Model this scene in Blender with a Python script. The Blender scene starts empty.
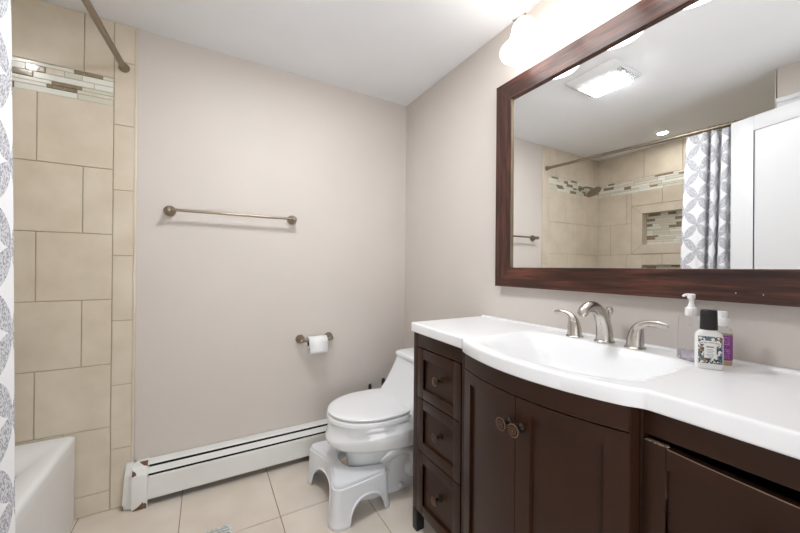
import bpy, bmesh, math, random
from mathutils import Vector, Matrix
R = math.radians
PI = math.pi
random.seed(7)
sc = bpy.context.scene
col = sc.collection

# ------------------------------------------------------------------ camera
F_PX = 336.47
cam_d = bpy.data.cameras.new('camera')
cam = bpy.data.objects.new('camera', cam_d)
col.objects.link(cam)
cam_d.sensor_width = 36.0
cam_d.lens = F_PX / 800.0 * 36.0
cam_d.clip_start = 0.02
cam.matrix_world = (Matrix.Translation((-1.230, -2.056, 1.153)) @ Matrix.Rotation(R(-30.013), 4, 'Z')
                    @ Matrix.Rotation(R(90.12), 4, 'X') @ Matrix.Rotation(R(0.48), 4, 'Z'))
sc.camera = cam
# ------------------------------------------------------------------ world, exposure
w = bpy.data.worlds.new('world'); sc.world = w; w.use_nodes = True
w.node_tree.nodes['Background'].inputs[0].default_value = (0.95, 0.97, 1.0, 1)
w.node_tree.nodes['Background'].inputs[1].default_value = 0.4
sc.view_settings.view_transform = 'Standard'
sc.view_settings.look = 'None'
sc.view_settings.gamma = 1
sc.view_settings.use_curve_mapping = False
sc.view_settings.exposure = 1.3
SHADE_EMIT = 2.7
FAN_EMIT = 45.0
CAN_EMIT = 90.0
HALL_W = 11.0

def area(name, loc, rot, sx, sy, watts, color=(1, 1, 1)):
    d = bpy.data.lights.new(name, 'AREA'); d.shape = 'RECTANGLE'; d.size = sx; d.size_y = sy
    d.energy = watts; d.color = color
    o = bpy.data.objects.new(name, d); col.objects.link(o); o.location = loc; o.rotation_euler = rot
    return o
# fill light added in the unseen hall behind the open doorway
area('hall_fill', (-0.95, -3.05, 1.15), (R(118), 0, 0), 0.9, 1.6, HALL_W, (0.94, 0.97, 1.0))

# ------------------------------------------------------------------ materials
def lin(c):
    c = c / 255.0
    return c / 12.92 if c <= 0.04045 else ((c + 0.055) / 1.055) ** 2.4
def rgb(r, g, b): return (lin(r), lin(g), lin(b), 1)

def mat(name, color, rough=0.5, metal=0.0, spec=0.5, **kw):
    m = bpy.data.materials.new(name); m.use_nodes = True
    b = m.node_tree.nodes['Principled BSDF']
    b.inputs['Base Color'].default_value = color
    b.inputs['Roughness'].default_value = rough
    b.inputs['Metallic'].default_value = metal
    b.inputs['Specular IOR Level'].default_value = spec
    for k, v in kw.items(): b.inputs[k.replace('_', ' ')].default_value = v
    return m
def nodes(m): return m.node_tree.nodes, m.node_tree.links, m.node_tree.nodes['Principled BSDF']

def mottled(name, c1, c2, scale=6, rough=0.4, detail=6, bump=0.0, stretch=None, lo=0.3, hi=0.7, spec=0.5, bscale=None, rvar=0.0):
    m = mat(name, c1, rough, spec=spec); n, l, b = nodes(m)
    tc = n.new('ShaderNodeTexCoord'); mp = n.new('ShaderNodeMapping')
    if stretch: mp.inputs['Scale'].default_value = stretch
    l.new(tc.outputs['Object'], mp.inputs['Vector'])
    no = n.new('ShaderNodeTexNoise'); no.inputs['Scale'].default_value = scale; no.inputs['Detail'].default_value = detail
    l.new(mp.outputs[0], no.inputs['Vector'])
    cr = n.new('ShaderNodeValToRGB')
    cr.color_ramp.elements[0].position = lo; cr.color_ramp.elements[0].color = c1
    cr.color_ramp.elements[1].position = hi; cr.color_ramp.elements[1].color = c2
    l.new(no.outputs['Fac'], cr.inputs[0]); l.new(cr.outputs[0], b.inputs['Base Color'])
    if bump:
        n2 = n.new('ShaderNodeTexNoise'); n2.inputs['Scale'].default_value = bscale or scale * 8
        l.new(mp.outputs[0], n2.inputs['Vector'])
        bp = n.new('ShaderNodeBump'); bp.inputs['Strength'].default_value = bump; bp.inputs['Distance'].default_value = 0.002
        l.new(n2.outputs['Fac'], bp.inputs['Height']); l.new(bp.outputs[0], b.inputs['Normal'])
    if rvar:
        mr = n.new('ShaderNodeMapRange'); mr.inputs['To Min'].default_value = rough - rvar; mr.inputs['To Max'].default_value = rough + rvar
        l.new(no.outputs['Fac'], mr.inputs['Value']); l.new(mr.outputs[0], b.inputs['Roughness'])
    return m

M = {}
M['paint'] = mottled('wall_paint', rgb(210, 202, 195), rgb(213, 205, 198), 3, 0.75, bump=0.12, bscale=160, spec=0.3)
M['ceiling'] = mottled('ceiling_paint', rgb(236, 237, 239), rgb(239, 240, 242), 3, 0.9, bump=0.1, bscale=120, spec=0.2)
M['tile'] = mottled('beige_tile', rgb(210, 197, 177), rgb(223, 212, 194), 7, 0.32, detail=8, spec=0.5)
M['floor_tile'] = mottled('floor_tile', rgb(214, 202, 188), rgb(228, 218, 206), 5, 0.4, detail=9, spec=0.45)
M['grout'] = mottled('grout', rgb(174, 159, 140), rgb(186, 171, 152), 30, 0.9, spec=0.2)
M['floor_grout'] = mottled('floor_grout', rgb(132, 114, 96), rgb(150, 132, 112), 30, 0.9, spec=0.2)
M['mos_white'] = mat('mosaic_frosted_glass', rgb(232, 232, 222), 0.22)
M['mos_sage'] = mat('mosaic_sage_glass', rgb(216, 214, 198), 0.12)
M['mos_cream'] = mottled('mosaic_cream_stone', rgb(214, 204, 186), rgb(226, 218, 202), 40, 0.35)
M['mos_brown'] = mottled('mosaic_taupe_glass', rgb(132, 119, 99), rgb(158, 143, 120), 60, 0.12)
M['white_paint'] = mat('white_door_paint', rgb(232, 233, 235), 0.4)
M['porcelain'] = mat('porcelain', rgb(236, 238, 240), 0.12, Coat_Weight=0.3)
M['plastic'] = mat('white_plastic', rgb(226, 228, 232), 0.38)
M['seat'] = mat('seat_plastic', rgb(236, 237, 239), 0.25)
M['acrylic'] = mat('tub_acrylic', rgb(238, 239, 240), 0.2)
M['counter'] = mat('cultured_marble', rgb(244, 245, 247), 0.16)
M['enamel'] = mottled('white_enamel', rgb(226, 226, 222), rgb(232, 232, 229), 8, 0.4)
M['rust'] = mottled('rust', rgb(92, 62, 40), rgb(134, 98, 66), 60, 0.85, lo=0.35, hi=0.65)
M['slot'] = mat('dark_slot', rgb(24, 22, 22), 0.8)
M['fins'] = mat('heater_fins', rgb(70, 66, 62), 0.5, 0.6)
M['nickel'] = mottled('brushed_nickel', rgb(190, 185, 178), rgb(206, 202, 196), 120, 0.26, stretch=(1, 1, 6))
M['nickel'].node_tree.nodes['Principled BSDF'].inputs['Metallic'].default_value = 1
M['nickel_dark'] = mat('satin_nickel', rgb(150, 138, 122), 0.34, 1.0)
M['bronze'] = mat('dark_bronze', rgb(48, 36, 30), 0.35, 0.8)
M['knob_face'] = None
M['espresso'] = mottled('espresso_paint', rgb(50, 29, 19), rgb(56, 34, 23), 5, 0.34, stretch=(1, 1, 0.4), rvar=0.05, spec=0.28)
M['dark_in'] = mat('cabinet_inside', rgb(32, 24, 20), 0.7)
M['chip'] = mottled('chipped_wood', rgb(86, 64, 48), rgb(180, 160, 138), 300, 0.8)
M['black'] = mat('black_plastic', rgb(24, 23, 23), 0.42)
M['paper'] = mottled('tissue', rgb(240, 240, 240), rgb(246, 246, 246), 80, 0.95, bump=0.2, spec=0.1)
M['card'] = mat('cardboard', rgb(70, 58, 48), 0.9)
M['mirror'] = mat('mirror_glass', (0.93, 0.935, 0.93, 1), 0.0, 1.0)
M['mirror_edge'] = mat('mirror_edge', rgb(180, 176, 160), 0.15, 1.0)
M['white_cap'] = mat('white_cap', rgb(240, 240, 240), 0.35)
M['bottle_white'] = mat('bottle_white', rgb(240, 240, 238), 0.25)
M['ink'] = mat('ink', rgb(40, 42, 54), 0.6)
M['purple'] = mat('purple_label', rgb(128, 50, 134), 0.4)
M['label_ink'] = mat('label_pale_print', rgb(208, 160, 210), 0.5)
M['foam'] = mat('soap', rgb(232, 228, 240), 0.1, Transmission_Weight=0.9, IOR=1.35)
M['amber'] = mat('amber_liquid', rgb(226, 196, 158), 0.1, Transmission_Weight=0.7, IOR=1.35)
M['clear'] = mat('clear_plastic', (0.97, 0.97, 0.98, 1), 0.02, Transmission_Weight=1.0, IOR=1.12)
M['vent_plate'] = mottled('vent_plate', rgb(178, 180, 178), rgb(226, 228, 224), 140, 0.35, lo=0.42, hi=0.58)

def emit(name, color, strength):
    m = mat(name, color, 0.3); n, l, b = nodes(m)
    b.inputs['Emission Color'].default_value = color; b.inputs['Emission Strength'].default_value = strength
    return m
M['shade'] = emit('lit_shade_glass', (1.0, 0.975, 0.95, 1), SHADE_EMIT)
M['fan_lens'] = emit('lit_fan_lens', (0.945, 0.972, 1.0, 1), FAN_EMIT)
M['can_lens'] = emit('lit_can', (1.0, 0.98, 0.95, 1), CAN_EMIT)

def wood(name, stretch):
    m = mat(name, rgb(80, 44, 34), 0.3); n, l, b = nodes(m)
    tc = n.new('ShaderNodeTexCoord'); mp = n.new('ShaderNodeMapping'); mp.inputs['Scale'].default_value = stretch
    l.new(tc.outputs['Object'], mp.inputs['Vector'])
    no = n.new('ShaderNodeTexNoise'); no.inputs['Scale'].default_value = 4.5; no.inputs['Detail'].default_value = 9; no.inputs['Roughness'].default_value = 0.65
    l.new(mp.outputs[0], no.inputs['Vector'])
    cr = n.new('ShaderNodeValToRGB'); e = cr.color_ramp.elements
    e[0].position = 0.34; e[0].color = rgb(36, 21, 18)
    e[1].position = 0.68; e[1].color = rgb(108, 62, 46)
    x = e.new(0.5); x.color = rgb(66, 37, 29)
    l.new(no.outputs['Fac'], cr.inputs[0]); l.new(cr.outputs[0], b.inputs['Base Color'])
    mr = n.new('ShaderNodeMapRange'); mr.inputs['To Min'].default_value = 0.26; mr.inputs['To Max'].default_value = 0.5
    l.new(no.outputs['Fac'], mr.inputs['Value']); l.new(mr.outputs[0], b.inputs['Roughness'])
    bp = n.new('ShaderNodeBump'); bp.inputs['Strength'].default_value = 0.12; bp.inputs['Distance'].default_value = 0.002
    l.new(no.outputs['Fac'], bp.inputs['Height']); l.new(bp.outputs[0], b.inputs['Normal'])
    return m
M['wood_h'] = wood('dark_wood_across', (14, 0.9, 14))
M['wood_v'] = wood('dark_wood_upright', (14, 14, 0.9))

def knob_mat():
    m = mat('bronze_ringed', rgb(58, 42, 34), 0.35, 0.9); n, l, b = nodes(m)
    uv = n.new('ShaderNodeUVMap'); uv.uv_map = 'UVMap'
    vm = n.new('ShaderNodeVectorMath'); vm.operation = 'LENGTH'; l.new(uv.outputs[0], vm.inputs[0])
    cr = n.new('ShaderNodeValToRGB'); cr.color_ramp.interpolation = 'CONSTANT'
    e = cr.color_ramp.elements; dk = rgb(44, 33, 28); cp = rgb(140, 112, 96)
    e[0].position = 0; e[0].color = cp; e[1].position = 0.14; e[1].color = dk
    for p, c in ((0.3, cp), (0.4, dk), (0.56, cp), (0.64, dk), (0.84, cp)):
        x = e.new(p); x.color = c
    l.new(vm.outputs['Value'], cr.inputs[0]); l.new(cr.outputs[0], b.inputs['Base Color'])
    return m
M['knob_face'] = knob_mat()

def curtain_mat():
    m = mat('curtain_cloth', rgb(240, 240, 242), 0.85, spec=0.15); n, l, b = nodes(m)
    def mth(op, a, bb=None, c=None):
        x = n.new('ShaderNodeMath'); x.operation = op
        for i, v in enumerate((a, bb, c)):
            if v is None: continue
            if isinstance(v, (int, float)): x.inputs[i].default_value = v
            else: l.new(v, x.inputs[i])
        return x.outputs[0]
    uv = n.new('ShaderNodeUVMap'); uv.uv_map = 'UVMap'
    sp = n.new('ShaderNodeSeparateXYZ'); l.new(uv.outputs[0], sp.inputs[0])
    k = 1 / 0.174
    u = mth('MULTIPLY', sp.outputs[0], k); v = mth('MULTIPLY', sp.outputs[1], k)
    fx = mth('FRACT', mth('ADD', u, v)); fy = mth('FRACT', mth('ADD', mth('SUBTRACT', u, v), 50.0))
    tot = None; dsum = None
    for cx in (0, 1):
        for cy in (0, 1):
            dx = mth('SUBTRACT', fx, cx); dy = mth('SUBTRACT', fy, cy)
            d = mth('SQRT', mth('ADD', mth('MULTIPLY', dx, dx), mth('MULTIPLY', dy, dy)))
            ins = mth('LESS_THAN', d, 0.715)
            tot = ins if tot is None else mth('ADD', tot, ins)
    petal = mth('GREATER_THAN', tot, 1.5)
    # stippled grey marks inside the petals
    vo = n.new('ShaderNodeTexVoronoi'); vo.inputs['Scale'].default_value = 280.0
    mp = n.new('ShaderNodeMapping'); mp.inputs['Scale'].default_value = (1, 0.6, 1); mp.inputs['Rotation'].default_value = (0, 0, 0.6)
    l.new(uv.outputs[0], mp.inputs[0]); l.new(mp.outputs[0], vo.inputs['Vector'])
    st = mth('LESS_THAN', vo.outputs['Distance'], 0.46)
    mx = n.new('ShaderNodeMix'); mx.data_type = 'RGBA'
    mx.inputs[6].default_value = rgb(212, 212, 216); mx.inputs[7].default_value = rgb(156, 157, 166)
    l.new(st, mx.inputs[0])
    mx2 = n.new('ShaderNodeMix'); mx2.data_type = 'RGBA'
    mx2.inputs[6].default_value = rgb(242, 242, 244); l.new(petal, mx2.inputs[0]); l.new(mx.outputs[2], mx2.inputs[7])
    l.new(mx2.outputs[2], b.inputs['Base Color'])
    return m
M['curtain'] = curtain_mat()

def label_mat():
    m = mat('floral_label', rgb(90, 120, 140), 0.4); n, l, b = nodes(m)
    tc = n.new('ShaderNodeTexCoord')
    vo = n.new('ShaderNodeTexVoronoi'); vo.inputs['Scale'].default_value = 240; l.new(tc.outputs['Object'], vo.inputs['Vector'])
    cr = n.new('ShaderNodeValToRGB'); cr.color_ramp.interpolation = 'CONSTANT'; e = cr.color_ramp.elements
    cs = [rgb(48, 66, 92), rgb(236, 236, 232), rgb(86, 134, 160), rgb(96, 110, 84), rgb(58, 60, 70), rgb(230, 228, 222), rgb(176, 128, 84), rgb(110, 150, 178)]
    e[0].position = 0; e[0].color = cs[0]; e[1].position = 0.14; e[1].color = cs[1]
    for i in range(2, 8):
        x = e.new(0.14 * i); x.color = cs[i]
    sp = n.new('ShaderNodeSeparateColor'); l.new(vo.outputs['Color'], sp.inputs[0]); l.new(sp.outputs[0], cr.inputs[0])
    l.new(cr.outputs[0], b.inputs['Base Color'])
    return m
M['floral'] = label_mat()

# ------------------------------------------------------------------ object helpers
ORG = {}
def link(o): col.objects.link(o); return o
def tag(o, label=None, cat=None, group=None, kind=None):
    if label: o['label'] = label
    if cat: o['category'] = cat
    if group: o['group'] = group
    if kind: o['kind'] = kind
    return o
def thing(name, label, cat, loc=(0, 0, 0), group=None, kind=None):
    o = bpy.data.objects.new(name, None); o.empty_display_size = 0.05; link(o); o.location = loc
    ORG[o.name] = Vector(loc)
    return tag(o, label, cat, group, kind)

class MB:
    def __init__(s):
        s.bm = bmesh.new(); s.uv = None
    def uvl(s):
        if s.uv is None: s.uv = s.bm.loops.layers.uv.new('UVMap')
        return s.uv
    def faces_from(s, before, mi):
        for f in s.bm.faces:
            if f.index == -1 or f not in before: f.material_index = mi
    def box(s, lo, hi, bev=0.0, mi=0, seg=2):
        lo, hi = Vector([min(a, b) for a, b in zip(lo, hi)]), Vector([max(a, b) for a, b in zip(lo, hi)])
        v = [s.bm.verts.new((x, y, z)) for x in (lo.x, hi.x) for y in (lo.y, hi.y) for z in (lo.z, hi.z)]
        q = [(0, 1, 3, 2), (4, 6, 7, 5), (0, 4, 5, 1), (2, 3, 7, 6), (0, 2, 6, 4), (1, 5, 7, 3)]
        fs = [s.bm.faces.new([v[i] for i in f]) for f in q]
        for f in fs: f.material_index = mi
        if bev > 0:
            es = list({e for f in fs for e in f.edges})
            r = bmesh.ops.bevel(s.bm, geom=es, offset=bev, segments=seg, affect='EDGES', profile=0.5)
            for f in r['faces']: f.material_index = mi
        return s
    def ring(s, pts): return [s.bm.verts.new(p) for p in pts]
    def bridge(s, a, b, mi=0, closed=True):
        n = len(a); out = []
        for i in range(n if closed else n - 1):
            j = (i + 1) % n
            try:
                f = s.bm.faces.new((a[i], a[j], b[j], b[i])); f.material_index = mi; out.append(f)
            except ValueError: pass
        return out
    def cap(s, r, mi=0, flip=False):
        f = s.bm.faces.new(r[::-1] if flip else r); f.material_index = mi; return f
    def loft(s, rings, mi=0, cap0=True, cap1=True):
        rs = [s.ring(r) for r in rings]
        for a, b in zip(rs, rs[1:]): s.bridge(a, b, mi)
        if cap0: s.cap(rs[0], mi, True)
        if cap1: s.cap(rs[-1], mi)
        return rs
    def lathe(s, prof, c=(0, 0, 0), axis=(0, 0, 1), n=28, mi=0, caps=True):
        ax = Vector(axis).normalized()
        q = Vector((0, 0, 1)).rotation_difference(ax)
        c = Vector(c); rings = []
        for r, h in prof:
            rings.append([c + q @ Vector((max(r, 1e-5) * math.cos(2 * PI * i / n), max(r, 1e-5) * math.sin(2 * PI * i / n), h)) for i in range(n)])
        return s.loft(rings, mi, caps, caps)
    def tube(s, pts, rad, n=14, mi=0, flat=None):
        pts = [Vector(p) for p in pts]
        if isinstance(rad, (int, float)): rad = [rad] * len(pts)
        rings = []; nprev = None
        for i, p in enumerate(pts):
            t = (pts[min(i + 1, len(pts) - 1)] - pts[max(i - 1, 0)]).normalized()
            if nprev is None:
                up = Vector((0, 0, 1)) if abs(t.z) < 0.9 else Vector((1, 0, 0))
                nn = (up - t * up.dot(t)).normalized()
            else:
                nn = (nprev - t * nprev.dot(t)).normalized()
            nprev = nn; bb = t.cross(nn)
            ra = rad[i]; rx, ry = (ra if isinstance(ra, tuple) else (ra, ra))
            rings.append([p + nn * rx * math.cos(2 * PI * k / n) + bb * ry * math.sin(2 * PI * k / n) for k in range(n)])
        return s.loft(rings, mi)
    def build(s, name, mats, parent=None, ang=35, merge=True):
        if merge: bmesh.ops.remove_doubles(s.bm, verts=s.bm.verts, dist=1e-6)
        bmesh.ops.recalc_face_normals(s.bm, faces=s.bm.faces)
        for f in s.bm.faces: f.smooth = True
        me = bpy.data.meshes.new(name)
        off = Vector((0, 0, 0))
        if parent is not None: off = ORG[parent.name]
        bmesh.ops.translate(s.bm, verts=s.bm.verts, vec=-off)
        s.bm.to_mesh(me); s.bm.free()
        for m in (mats if isinstance(mats, (list, tuple)) else [mats]): me.materials.append(m)
        me.set_sharp_from_angle(angle=R(ang))
        o = bpy.data.objects.new(name, me); link(o)
        ORG[o.name] = off
        if parent is not None: o.parent = parent
        return o

def spline(pts, n=8):
    pts = [Vector(p) for p in pts]; out = []
    P = [pts[0]] + pts + [pts[-1]]
    for i in range(1, len(P) - 2):
        for k in range(n):
            t = k / n; a, b, c, d = P[i - 1], P[i], P[i + 1], P[i + 2]
            out.append(0.5 * ((2 * b) + (c - a) * t + (2 * a - 5 * b + 4 * c - d) * t * t + (3 * b - a - 3 * c + d) * t ** 3))
    out.append(pts[-1]); return out
def lerp(a, b, t): return a + (b - a) * t
def interp(xs, ys, x):
    if x <= xs[0]: return ys[0]
    for i in range(len(xs) - 1):
        if x <= xs[i + 1]: return lerp(ys[i], ys[i + 1], (x - xs[i]) / (xs[i + 1] - xs[i]))
    return ys[-1]
def smooth(t): t = max(0, min(1, t)); return t * t * (3 - 2 * t)

def struct(name, mb, mats, ang=35, parent=None):
    o = mb.build(name, mats, parent, ang)
    if parent is None: o['kind'] = 'structure'
    return o

def copy_tree(o, parent=None):
    c = o.copy(); link(c)
    ORG[c.name] = ORG.get(o.name, Vector())
    if parent is not None: c.parent = parent
    for ch in list(o.children): copy_tree(ch, c)
    return c

# ================================================================== ROOM
HC = 2.30                      # ceiling height
XB, XT, XW, YW, YF = -1.522, -2.43, -1.61, -1.46, -2.10
XDL, XDR, HD = -1.345, -0.53, 2.07   # doorway in the front wall

# floor: real tiles with grout joints
def tile_face(mb, rect, to3, mi, th=0.006, bev=0.0018, grow=0.0):
    u0, u1, v0, v1 = rect
    P = lambda u, v, h: mb.bm.verts.new(to3(u, v, h))
    a = [P(u0, v0, 0), P(u1, v0, 0), P(u1, v1, 0), P(u0, v1, 0)]
    b = [P(u0, v0, th - bev), P(u1, v0, th - bev), P(u1, v1, th - bev), P(u0, v1, th - bev)]
    c = [P(u0 + bev, v0 + bev, th), P(u1 - bev, v0 + bev, th), P(u1 - bev, v1 - bev, th), P(u0 + bev, v1 - bev, th)]
    mb.bridge(a, b, mi); mb.bridge(b, c, mi); mb.cap(c, mi)
def back_quad(mb, rect, to3, mi, h=0.0):
    u0, u1, v0, v1 = rect
    mb.cap([mb.bm.verts.new(to3(u, v, h)) for u, v in ((u0, v0), (u1, v0), (u1, v1), (u0, v1))], mi)

mb = MB()
fl = lambda u, v, h: (u, v, -0.006 + h)
G = 0.0016
us = [x for x in (-0.922 + 0.4 * k for k in range(-5, 5))]
vs = [x for x in (-0.441 + 0.442 * k for k in range(-8, 3))]
X0, X1, Y0, Y1 = XT - 0.02, 0.0, -3.2, 0.0
def clip(a, b, lo, hi):
    a, b = max(a, lo), min(b, hi)
    return (a, b) if b - a > 0.004 else None
for i in range(len(us) - 1):
    for j in range(len(vs) - 1):
        cu = clip(us[i] + G, us[i + 1] - G, X0, X1); cv = clip(vs[j] + G, vs[j + 1] - G, Y0, Y1)
        if cu and cv: tile_face(mb, (*cu, *cv), fl, 0, bev=0.0012)
mb.box((X0 - .1, Y0, -0.08), (X1 + .1, Y1 + .1, -0.0035), mi=1)
struct('floor', mb, [M['floor_tile'], M['floor_grout']])

mb = MB(); mb.box((XT - 0.15, -3.3, HC), (0.12, 0.12, HC + 0.1)); struct('ceiling', mb, M['ceiling'])
mb = MB(); mb.box((XT - 0.12, 0.0, 0), (0.12, 0.12, HC)); struct('wall_back', mb, M['paint'])
mb = MB(); mb.box((0.0, -3.3, 0), (0.12, 0.0, HC)); struct('wall_right', mb, M['paint'])
# left wall block beside the tub alcove (its face carries a closed closet door)
mb = MB(); mb.box((XW - 0.10, YF, 0), (XW, YW - 0.012, HC)); struct('wall_left', mb, M['paint'])
mb = MB()
mb.box((XT - .1, YW - 0.112, 0), (XW - 0.1, YW - 0.012, HC)); struct('wall_shower_front', mb, M['paint'])
mb = MB(); mb.box((XT - 0.14, YW - 0.11, 0), (XT - 0.12, 0, HC)); struct('wall_shower_left', mb, M['paint'])
mb = MB()
mb.box((XW - 0.1, YF - 0.12, 0), (XDL, YF, HC)); mb.box((XDR, YF - 0.12, 0), (0, YF, HC)); mb.box((XDL, YF - 0.12, HD), (XDR, YF, HC))
struct('wall_front', mb, M['paint'])
# hall beyond the doorway
mb = MB(); mb.box((XDL - 0.5, -3.3, 0), (XDL - 0.4, YF - 0.12, HC)); mb.box((XDL - 0.4, -3.3, 0), (0, -3.2, HC))
struct('wall_hall', mb, M['paint'])

# ---- shower wall tile --------------------------------------------------------
mos = ['mos_white', 'mos_sage', 'mos_cream', 'mos_brown']
MOSM = [M['tile'], M['grout']] + [M[k] for k in mos]
def mosaic(mb, u0, u1, v0, v1, to3, rows, seed, dirn=1):
    rd = random.Random(seed); hs = [rd.choice((1.0, 1.0, 0.62)) for _ in range(rows)]; tot = sum(hs)
    for r in range(rows):
        va = v0 + (v1 - v0) * sum(hs[:r]) / tot; vb = va + (v1 - v0) * hs[r] / tot
        u = u0 - rd.uniform(0, 0.08); prev = -1
        while u < u1:
            L = rd.choice((0.06, 0.1, 0.13, 0.16, 0.2))
            k = rd.choices((0, 1, 2, 3), (6, 4, 2, 6))[0]
            if k == 3 and prev == 3: k = 0
            if k == 3: L = rd.choice((0.06, 0.10, 0.14))
            prev = k
            c = clip(u + 0.001, u + L - 0.001, u0 + .0006, u1 - .0006)
            if c: tile_face(mb, (c[0], c[1], va + 0.0009, vb - 0.0009), to3, 2 + k, th=0.0062 + (0.0012 if k == 3 else 0), bev=0.0007)
            u += L
ZROW = [-0.207, 0.094, 0.392, 0.686, 0.990, 1.295, 1.600, 1.902]
def tiled(mb, u0, u1, to3, start, holes=(), z0=0.0):
    """running-bond 12 in tiles; start = u of the first joint of odd rows, even rows shifted half"""
    g = 0.0014
    def rows():
        for i in range(len(ZROW) - 1): yield i, ZROW[i], ZROW[i + 1]
        yield 7, 2.03, HC
    for i, a, b in rows():
        a = max(a, z0)
        if b - a < .01: continue
        off = start + (0.151 if i % 2 == 0 else 0.0) + (0.0 if i != 7 else 0.0)
        if i == 1 and start == -1.717: off -= .06
        js = sorted([u for u in (off + 0.302 * k for k in range(-12, 13)) if u0 < u < u1])
        e = [u0] + js + [u1]
        for p, q in zip(e, e[1:]):
            c = clip(p + g, q - g, u0 + g, u1 - g)
            if not c: continue
            cells = [(c[0], c[1], a + g, b - g)]
            for (h0, h1, k0, k1) in holes:
                new = []
                for (x0, x1, y0, y1) in cells:
                    if x1 <= h0 or x0 >= h1 or y1 <= k0 or y0 >= k1: new.append((x0, x1, y0, y1)); continue
                    if x0 < h0: new.append((x0, h0 - g, y0, y1))
                    if x1 > h1: new.append((h1 + g, x1, y0, y1))
                    xa, xb = max(x0, h0), min(x1, h1)
                    if y0 < k0: new.append((xa, xb, y0, k0 - g))
                    if y1 > k1: new.append((xa, xb, k1 + g, y1))
                cells = new
            for cc in cells:
                if cc[1] - cc[0] > .004 and cc[3] - cc[2] > .004: tile_face(mb, cc, to3, 0)
T0 = 0.008
# back wall of the alcove: u runs from the bullnose edge towards the tub corner
mb = MB(); to3 = lambda u, v, h: (u, -h - T0 + 0.006, v)
back_quad(mb, (XT, XB, 0, HC), lambda u, v, h: (u, -T0 + 0.007 - 0.002, v), 1)
tiled(mb, XT, -1.611, to3, -1.717)
zc = [-0.02, 0.282, 0.583, 0.888, 1.197, 1.507, 1.816, 2.118, HC]
for a, b in zip(zc, zc[1:]):
    tile_face(mb, (-1.611 + 0.0014, XB - 0.012, max(a, 0) + .0012, b - .0012), to3, 0)
mb.box((XB - 0.012, -T0, 0), (XB, 0, HC), bev=0.004, mi=0)       # rounded bullnose edge
mosaic(mb, XT, -1.612, 1.9, 2.03, to3, 6, 3)
struct('wall_shower_back', mb, MOSM)
# long wall of the alcove with the niches
niA = (-0.923, -0.331, 1.300, 1.765); inA = (-0.83, -0.424, 1.388, 1.686)
niB = (-0.83, -0.424, 0.93, 1.193)
mb = MB(); to3L = lambda u, v, h: (XT + h - 0.006 + T0 - 0.008, u, v)
g = .0014
tiled(mb, YW, 0.0, to3L, -0.286 + 0.151, holes=[niA, niB])
mosaic(mb, YW, -0.0, 1.9, 2.03, to3L, 6, 11)
# backing with openings
for rc in ((YW, inA[0], 0, HC), (inA[1], 0, 0, HC), (inA[0], inA[1], inA[3], HC), (inA[0], inA[1], niB[3], inA[2]), (inA[0], inA[1], 0, niB[2])):
    back_quad(mb, rc, lambda u, v, h: (XT - 0.004, u, v), 1)
def quad3(pts, mi): mb.cap([mb.bm.verts.new(to3L(u, v, h)) for u, v, h in pts], mi)
# mitred niche border
a, b, c, d = niA; p, q, r, s_ = inA; H = 0.006
for pts in (((a + g, c + g), (b - g, c + g), (q, r), (p, r)), ((b - g, c + g * 2), (b - g, d - g * 2), (q, s_), (q, r)),
            ((b - g, d - g), (a + g, d - g), (p, s_), (q, s_)), ((a + g, d - g * 2), (a + g, c + g * 2), (p, r), (p, s_))):
    cu = sum(x[0] for x in pts) / 4; cv = sum(x[1] for x in pts) / 4
    sh = [(x + (cu - x) * 0.006 + (0), y + (cv - y) * 0.012) for x, y in pts]
    quad3([(x, y, H) for x, y in sh], 0)
for (p, q, r, s_) in (inA, niB):
    D = -0.085
    quad3([(p, r, H), (q, r, H), (q, r, D), (p, r, D)], 0); quad3([(p, s_, D), (q, s_, D), (q, s_, H), (p, s_, H)], 0)
    quad3([(p, r, D), (p, s_, D), (p, s_, H), (p, r, H)], 0); quad3([(q, r, H), (q, s_, H), (q, s_, D), (q, r, D)], 0)
    quad3([(p, r, D - .001), (q, r, D - .001), (q, s_, D - .001), (p, s_, D - .001)], 1)
    mosaic(mb, p, q, r, s_, lambda u, v, h: to3L(u, v, h + D - .006), 13, int(r * 100))
struct('wall_shower_side', mb, MOSM)
# end wall of the alcove
mb = MB(); to3F = lambda u, v, h: (u, YW + h - 0.008 + 0.0, v)
back_quad(mb, (XT, XW, 0, HC), lambda u, v, h: (u, YW - 0.006, v), 1)
tiled(mb, XT, XW, to3F, -1.75); mosaic(mb, XT, XW, 1.9, 2.03, to3F, 6, 17)
struct('wall_shower_end', mb, MOSM)

# ---- doors -------------------------------------------------------------------
def shaker(mb, W, H, th, st=0.11, y0=0.01):
    """door slab in local x (0..W), z, thickness along y (0..th); panel recessed on both faces"""
    mb.box((0, 0, y0), (st, th, H), .002); mb.box((W - st, 0, y0), (W, th, H), .002)
    mb.box((st, 0, H - 0.085), (W - st, th, H), .002); mb.box((st, 0, y0), (W - st, th, 0.2), .002)
    mb.box((st, 0, 0.92), (W - st, th, 1.03), .002)
    mb.box((st - .005, 0.009, y0 + .05), (W - st + .005, th - 0.009, H - .05))
mb = MB(); shaker(mb, 0.845, 2.05, 0.035)
ax = Vector((-0.2874, 0.9578, 0)).normalized(); nx = Vector((-ax.y, ax.x, 0))
HG = Vector((-1.352, -2.092, 0))
for v in mb.bm.verts: v.co = HG + ax * v.co.x + nx * v.co.y + Vector((0, 0, v.co.z))
door = struct('door_1', mb, M['white_paint'])
# hinges as a part
for z in (0.25, 1.05, 1.85):
    hb = MB(); hb.lathe([(0.006, 0), (0.006, 0.09)], (HG.x + 0.006, HG.y + 0.004, z - .045), n=12); hb.build('hinge', M['nickel_dark'], door)
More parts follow.
